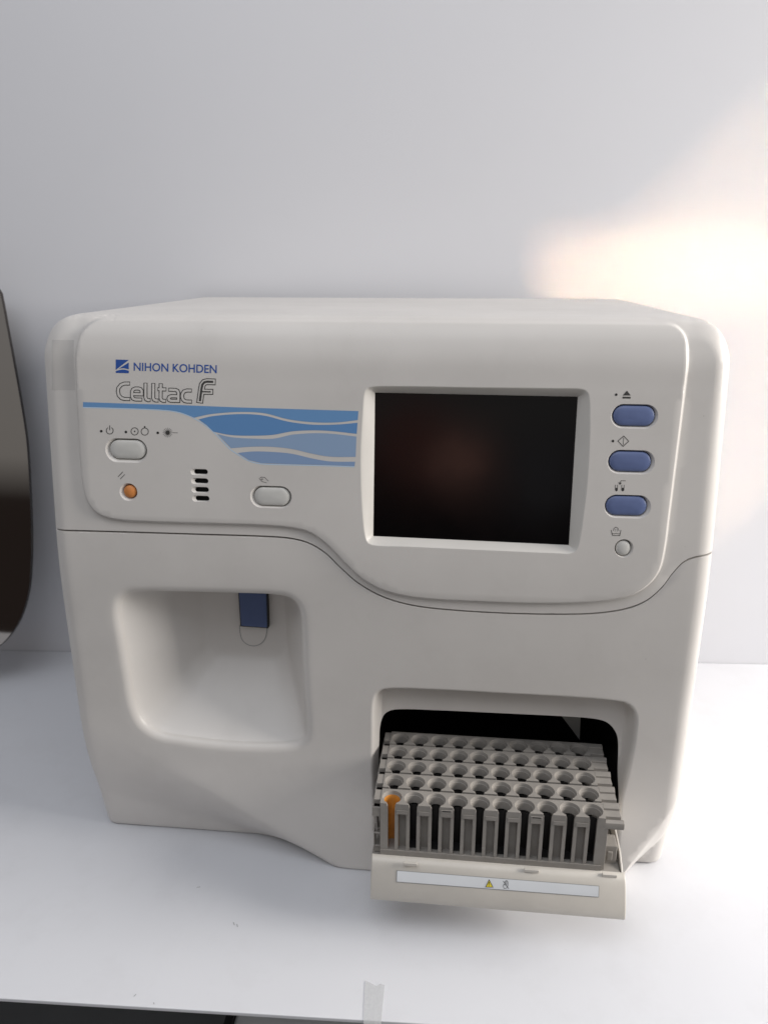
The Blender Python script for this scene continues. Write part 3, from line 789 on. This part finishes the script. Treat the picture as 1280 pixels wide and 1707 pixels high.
# label strip: grid patch
def strip_patch(q, off, nx=40, nz=5):
    tl, tr, br, bl_ = [np.array(k, float) for k in q]; mb = MB(); v = []; 
    for j in range(nz+1):
        for i in range(nx+1):
            a, b = i/nx, j/nz; p = (tl*(1-a)+tr*a)*(1-b)+(bl_*(1-a)+br*a)*b; v.append(lip_px(p[0], p[1], off))
    f = [(j*(nx+1)+i, j*(nx+1)+i+1, (j+1)*(nx+1)+i+1, (j+1)*(nx+1)+i) for j in range(nz) for i in range(nx)]
    mb.add(v, f); return mb
lab = part(strip_patch(((660.9, 1451.4), (998.7, 1477.3), (998.1, 1496.7), (660.5, 1471.2)), .0004).build('label_frame', 'mark', None, True))
lb2 = part(strip_patch(((662, 1452.3), (997.8, 1478.2), (997.3, 1495.8), (661.5, 1470.3)), .0007).build('label_strip', 'label', None, True)); lb2['label'] = 'white label strip with warning triangle and crossed-out hand'
def l3(L): return [(600+a/2.783, 1400+b/2.783) for a, b in L]
lipflat('warning_triangle', [l3([(581, 222), (599, 185), (619, 223)])], 'ink', .0009, lb2)
lipflat('triangle_fill', [l3([(585.5, 219.5), (599, 191), (614.5, 220.5)])], 'yellow', .0011, lb2)
lipflat('exclamation_mark', [l3([(597.5, 198), (601, 198), (600.3, 211), (598.2, 211)]), l3([(598, 213.5), (600.6, 213.5), (600.6, 217), (598, 217)])], 'black', .0013, lb2)
hs = l3([(668, 228), (664, 216), (667, 208), (672, 213), (672, 200), (676, 192), (680, 190), (684, 194), (687, 200), (686, 216), (680, 226)])
lipflat('no_touch_symbol', ribbon(hs, .7, True)+ribbon(l3([(664, 193), (690, 229)]), .8)+ribbon(l3([(676, 194), (677, 210)]), .5)+ribbon(l3([(681, 193), (681, 210)]), .5), 'ink', .0009, lb2)
# clips, end block and side wall of tray
for px_, py_ in ((684, 1440), (886, 1451), (1016, 1459)):
    q = onZ(px_, py_, .0835); mb = MB(); mb.box(q.x-.0065, q.x+.0065, q.y-.0012, q.y+.0016, .0815, .0845); part(mb.build('tray_clip', 'tray', None, False, bevel=.0004), tray)
q = onY(1018, 1424, -.062)
mb = MB(); mb.box(.2085, .2215, -.066, -.050, .0800, .1020)
eb = part(mb.build('end_block', 'rack', None, False, bevel=.0009), tray)
mb = MB(); mb.box(.2125, .2175, -.0675, -.0655, .0865, .0965); part(mb.build('block_rib', 'rack', None, False, bevel=.0008), tray)
sw = [(.2245, -.0795, .0805), (.2245, -.060, .092), (.2245, -.030, .096), (.2245, .02, .096), (.2245, .02, .070), (.2245, -.079, .070)]
mb = MB(); mb.loft([sw, [(x+.0018, y, z) for x, y, z in sw]], cap0=True, cap1=True)
part(mb.build('tray_side_wall', 'tray', None, False, bevel=.0005))

# ------------------------------------------------------------------ tube racks
HXs = [.0145+i*.02015 for i in range(10)]
RF, RBK = -.0096, .0112
def rack_loop(r, sh_, gd, gw=.0037, xs=.0041, xe=.0040):
    P = []
    x0 = HXs[0]-.0102; x1 = HXs[-1]+.0102
    P.append((x0, RF))
    for i, hx in enumerate(HXs):
        P += [(hx-sh_, RF)]
        a0 = math.asin(min(.98, sh_/r)); 
        for k in range(21):
            a = -pi/2-a0-(2*pi-2*a0)*k/20
            P.append((hx+r*cos(a), r*sin(a)))
        P += [(hx+sh_, RF)]
        if i < 9:
            m = hx+.010075
            P += [(m-gw, RF), (m-gw, RF+gd), (m+gw*.98, RF+gd), (m+gw, RF)]
    P += [(x1, RF), (x1, RBK), (x0, RBK)]
    return P
def ext_rack():
    mb = MB()
    lv = [(.1400, .0091, .0044), (.1394, .0089, .0042), (.1372, .0083, .0038), (.1370, .0076, .0035), (.1335, .0070, .0033), (.1300, .0067, .0032)]
    rings = [[(x, y, z) for x, y in rack_loop(r, s, 1e-5)] for z, r, s in lv]
    mb.loft(rings)
    for L, fl_ in ((rings[0], 0), (rings[-1], 1)):
        tri = tessellate_polygon([[Vector((a, b, 0)) for a, b, c in L]]); mb.add(L, [tuple(t) for t in tri])
    x0 = HXs[0]-.0102; x1 = HXs[-1]+.0102
    r, fs, bs, gw, gd = .0067, .0032, .0056, .0038, .0065
    yf = RF+.0002; yr = RBK-.0002
    af = math.asin(fs/r); ab = math.asin(bs/r)
    for i in range(11):      # posts between the tube holes, open to front and rear
        P = []
        if i > 0:
            hx = HXs[i-1]
            P += [(hx+fs, yf)]+[(hx+r*cos(-pi/2+af+(pi-af-ab)*k/8), r*sin(-pi/2+af+(pi-af-ab)*k/8)) for k in range(9)]+[(hx+bs, yr)]
        else: P += [(x0, yf), (x0, yr)]
        if i < 10:
            hx = HXs[i]
            P += [(hx-bs, yr)]+[(hx+r*cos(pi/2+ab+(pi-af-ab)*k/8), r*sin(pi/2+ab+(pi-af-ab)*k/8)) for k in range(9)]+[(hx-fs, yf)]
        else: P += [(x1, yr), (x1, yf)]
        if 0 < i < 10:
            m = (HXs[i-1]+HXs[i])/2; P += [(m+gw, yf), (m+gw*.96, yf+gd), (m-gw*.96, yf+gd), (m-gw, yf)]
        mb.loft([[(x, y, .1302) for x, y in P], [(x, y, .0880) for x, y in P]])
        if 0 < i < 10: mb.box(m-gw-.0014, m+gw+.0014, RF-.0006, RF+.0010, .1296, .1335)
    mb.box(x0, x1, RF-.0006, RBK, .0832, .0884)
    return mb
rack = empty('tube_rack', (.105, -.0665, .083))
def rpart(o, parent=None):
    parent = parent or rack; o.parent = parent
    if parent is rack: o.location = (-.105, 0, -.083)
    return o
rb_ = rpart(ext_rack().build('rack_body', 'rack', None, True, 30))
mb = MB()   # left end: lug with pocket
X = HXs[0]-.0102
mb.box(X-.0075, X, -.0090, -.0072, .1245, .1345); mb.box(X-.0075, X-.0060, -.0072, .010, .1245, .1345); mb.box(X-.006, X, .0085, .010, .1245, .1385); mb.box(X-.006, X, -.0072, .0085, .1245, .1265)
mb.box(X-.0065, X, -.004, .010, .1345, .1395)
rpart(mb.build('end_lug', 'rack', None, False, bevel=.0004))
mb = MB(); mb.box(X-.0065, X-.0055, -.0085, .004, .090, .106); mb.box(X-.0055, X, -.0085, -.0072, .1045, .106); mb.box(X-.0055, X, -.0085, -.0072, .090, .0915); mb.box(X-.0065, X, -.0070, .010, .0832, .0885)
rpart(mb.build('end_frame', 'rack', None, False, bevel=.0003))
X = HXs[-1]+.0102
mb = MB(); mb.box(X, X+.0145, -.0040, .0095, .1290, .1380); mb.box(X, X+.0145, .0045, .0112, .1380, .1400)
rpart(mb.build('end_tab', 'rack', None, False, bevel=.0004))
mb = MB(); ring = lambda x: [(x, -.0062+.0038*cos(t), .1315+.0045*sin(t)) for t in np.linspace(0, 2*pi, 9)[:-1]]
mb.loft([ring(X-.001), ring(X+.0165)], cap0=True, cap1=True)
rpart(mb.build('end_peg', 'rack', None, True, 40))
mb = MB(); mb.box(X-.0005, X+.003, -.0088, .010, .0832, .128); rpart(mb.build('end_wall', 'rack', None, False, bevel=.0004))
hsl = 'slot_shade_liner'
def liner_loop(hx, r, s_):
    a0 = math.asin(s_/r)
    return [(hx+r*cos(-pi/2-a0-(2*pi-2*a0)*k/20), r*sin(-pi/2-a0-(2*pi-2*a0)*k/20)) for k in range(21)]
shade_liners = []
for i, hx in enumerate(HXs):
    mb = MB(); mb.loft([[(x, y, z) for x, y in liner_loop(hx, r_, .0034)] for z, r_ in ((.1285, .00655), (.1285, .0061), (.0886, .0061))], close=False)
    mb.add([(x, y, .0888) for x, y in liner_loop(hx, .0061, .0034)], [tuple(range(21))])
    shade_liners.append(rpart(mb.build('slot_shade_liner', 'slot_shade', None, True, 40)))  # liner added in each hole so the slot looks shaded
# small notched tops on two posts
for i in (2, 6):
    m = HXs[i]+.010075
    mb = MB(); mb.box(m-.0052, m+.0052, RF-.0007, RF+.003, .1335, .1372); rpart(mb.build('post_notch', 'rack', None, False, bevel=.0003))
    mb = MB(); mb.box(m-.0038, m+.0038, RF-.0009, RF-.0006, .1358, .1366); rpart(mb.build('notch_slit', 'black'))
rl = ['front tube rack of the tray, grey-brown, holding the amber insert in its first hole', 'second tube rack from the front, right behind the rack with the amber insert',
      'third tube rack from the front, middle one of the five grey racks', 'fourth tube rack from the front, half inside the dark opening', 'rearmost tube rack, deepest inside the dark opening']
racks = [rack]
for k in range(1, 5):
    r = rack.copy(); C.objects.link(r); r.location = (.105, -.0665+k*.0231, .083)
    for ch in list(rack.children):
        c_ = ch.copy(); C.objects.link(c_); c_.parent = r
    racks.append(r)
bpy.data.objects.remove(shade_liners[0])
for r, l in zip(racks, rl): setp(r, l, 'tube rack', 'tube racks standing on the pulled-out tray')
# amber insert in the first hole of the front rack
hx = HXs[0]
def ins_loop(r, s_):
    a0 = math.asin(s_/r); 
    return [(hx+r*cos(-pi/2-a0-(2*pi-2*a0)*k/24), -.0665+r*sin(-pi/2-a0-(2*pi-2*a0)*k/24)) for k in range(25)]
mb = MB()
R = [[(x, y, .1362) for x, y in ins_loop(.0078, .0034)], [(x, y, .1368) for x, y in ins_loop(.0074, .0034)], [(x, y, .1335) for x, y in ins_loop(.0060, .0029)], [(x, y, .0836) for x, y in ins_loop(.0056, .0029)], [(x, y, .0836) for x, y in ins_loop(.0073, .0031)], [(x, y, .1352) for x, y in ins_loop(.0073, .0031)]]
mb.loft(R, close=False)
ti = mb.build('tube_insert', 'insert', None, True, 50)
setp(ti, 'amber orange plastic insert in the first hole of the front rack', 'insert')

# ------------------------------------------------------------------ setting
def wallpt(x): return .4125+(x+.62)*(.4841-.4125)/(.4618+.62)
ang = atan2(.4841-.4125, 1.0818)
mb = MB()
v = []; nx = 2
xa, xb = -2.6, 2.4
mb.add([(xa, wallpt(xa), -.8), (xb, wallpt(xb), -.8), (xb, wallpt(xb), 2.4), (xa, wallpt(xa), 2.4)], [(0, 1, 2, 3)])
mb.loft([[(xa, wallpt(xa)+.0, -.8), (xb, wallpt(xb), -.8), (xb, wallpt(xb), 2.4), (xa, wallpt(xa), 2.4)], [(xa, wallpt(xa)+.1, -.8), (xb, wallpt(xb)+.1, -.8), (xb, wallpt(xb)+.1, 2.4), (xa, wallpt(xa)+.1, 2.4)]], cap1=True)
wl = mb.build('wall', 'wall'); setp(wl, kind='structure')
def dfr(x): return -.1896+(x+.3165)*(-.1753+.1896)/(.0486+.3165)
mb = MB(); xa, xb = -1.6, 1.6
q = [(xa, dfr(xa)), (xb, dfr(xb)), (xb, wallpt(xb)-.001), (xa, wallpt(xa)-.001)]
mb.loft([[(x, y, 0) for x, y in q], [(x, y, -.004) for x, y in q]], cap0=True, cap1=True)
desk = mb.build('desk', 'desk', bevel=.0008)
setp(desk, 'white laminate desk top under the analyzer, against the wall', 'desk')
for lx_ in (-1.5, 1.5):
    mb = MB(); mb.box(lx_-.03, lx_+.03, dfr(lx_)+.25, dfr(lx_)+.55, -.76, -.004); mb.build('desk_leg', 'deskedge', desk)
mb = MB(); mb.box(-4, 4, -3.2, .7, -.80, -.76); fl = mb.build('floor', 'floor'); setp(fl, kind='structure')

# pale box under the desk front with a dark rim
p = onZ(385, 1697, -.12)
mb = MB(); mb.box(p.x+.004, p.x+.42, p.y-.02, p.y+.30, -.76, -.12); bx = mb.build('storage_box', 'box', bevel=.003)
setp(bx, 'pale storage box on the floor below the desk front edge', 'box')
mb = MB(); mb.box(p.x-.004, p.x+.004, p.y-.03, p.y+.30, -.76, -.115); o = mb.build('box_edge', 'black', bx)

# oval dark mirror at the left, leaning on the wall
L = [(-6, 476), (3, 498), (11, 540), (24, 610), (38, 690), (45, 740), (50.5, 830), (52.5, 890), (52, 935), (47, 990), (30, 1040), (0, 1077), (-40, 1100)]
ly, la = .372, radians(9)
def onT(px, py):   # plane leaning back: y = ly + z*tan(la)... bottom forward
    d = ray(px, py); nrm = Vector((0, -cos(la), sin(la))); p0 = Vector((0, ly-.09, 0)); t = (p0-CAM).dot(nrm)/d.dot(nrm); return CAM+d*t
R_ = [onT(*p) for p in L]
cx = R_[-1].x-.02
ring = [(p.x, p.y, p.z) for p in R_]+[(2*cx-p.x, p.y, p.z) for p in R_[::-1]]
ring = resample(catmull(ring, 5, True), .012)
zmin = ring[:, 2].min()
cen = ring.mean(0); nv = np.array([0, -cos(la), sin(la)])
mb = MB(); mb.loft([[tuple(p) for p in ring], [tuple(p-nv*.005) for p in ring]], cap0=True, cap1=True)
mr = empty('wall_mirror', tuple(cen)); setp(mr, 'dark oval mirror with a thin black rim leaning at the left edge', 'mirror')
def keep(o): o.parent = mr; o.location = -Vector(cen); return o
keep(mb.build('mirror_rim', 'rim'))
inn = cen+(ring-cen)*.998+nv*.0006
mb = MB(); mb.loft([[tuple(p) for p in inn], [tuple(p-nv*.0004) for p in inn]], cap0=True)
keep(mb.build('mirror_glass', 'mirror'))
mb = MB(); mb.box(cen[0]-.05, cen[0]+.05, cen[1]-.35*0-.02, cen[1]+.0, 0.0005, .03)

# tapes
def sN(px, py, off):
    x, z = px2s(px, py); y = float(surf(np.array([x]), np.array([z]), 'u')[0]); return (x, y-off, z)
mb = MB(); v = []; nx, nz = 8, 14
for j in range(nz+1):
    for i in range(nx+1):
        px_ = 86+(126-86)*i/nx-(nz-j)*0.0; py_ = 566+(650-566)*j/nz
        x, z = px2s(px_-4*(1-j/nz)*0, py_); x = min(x, lx-.0035); y = float(surf(np.array([x]), np.array([z]), 'u')[0]); v.append((x, y-.0004, z))
mb.add(v, [(j*(nx+1)+i, (j+1)*(nx+1)+i, (j+1)*(nx+1)+i+1, j*(nx+1)+i+1) for j in range(nz) for i in range(nx)])
tp = mb.build('adhesive_tape', 'tape', None, True); setp(tp, 'smudged clear tape stuck on the upper left edge of the analyzer', 'tape')
q = [onZ(a_, b_, .0004) for a_, b_ in [(609, 1636), (615, 1638), (622, 1642), (628, 1645), (634, 1641), (641, 1643), (638, 1675), (635, 1712), (606, 1712), (607, 1675)]]
mb = MB(); mb.loft([[(p.x, p.y, .0006) for p in q], [(p.x, p.y, .0001) for p in q]], cap0=True)
dt = mb.build('masking_tape', 'desktape'); setp(dt, 'torn strip of pale masking tape on the desk front edge', 'tape')
# scuffs on desk / wall
mb = MB()
for a_, b_, c_, d_ in [(223, 1662, 227, 1658), (256, 1672, 257, 1675), (389, 1538, 391, 1543), (395, 1541, 396, 1546), (328, 1480, 334, 1479)]:
    p, q = onZ(a_, b_, .0003), onZ(c_, d_, .0003); t = (q-p).normalized(); n_ = Vector((-t.y, t.x, 0))*.0003
    mb = MB(); mb.add([p-n_, q-n_, q+n_, p+n_], [(0, 1, 2, 3)]); mb.build('scratch', 'mark', desk)
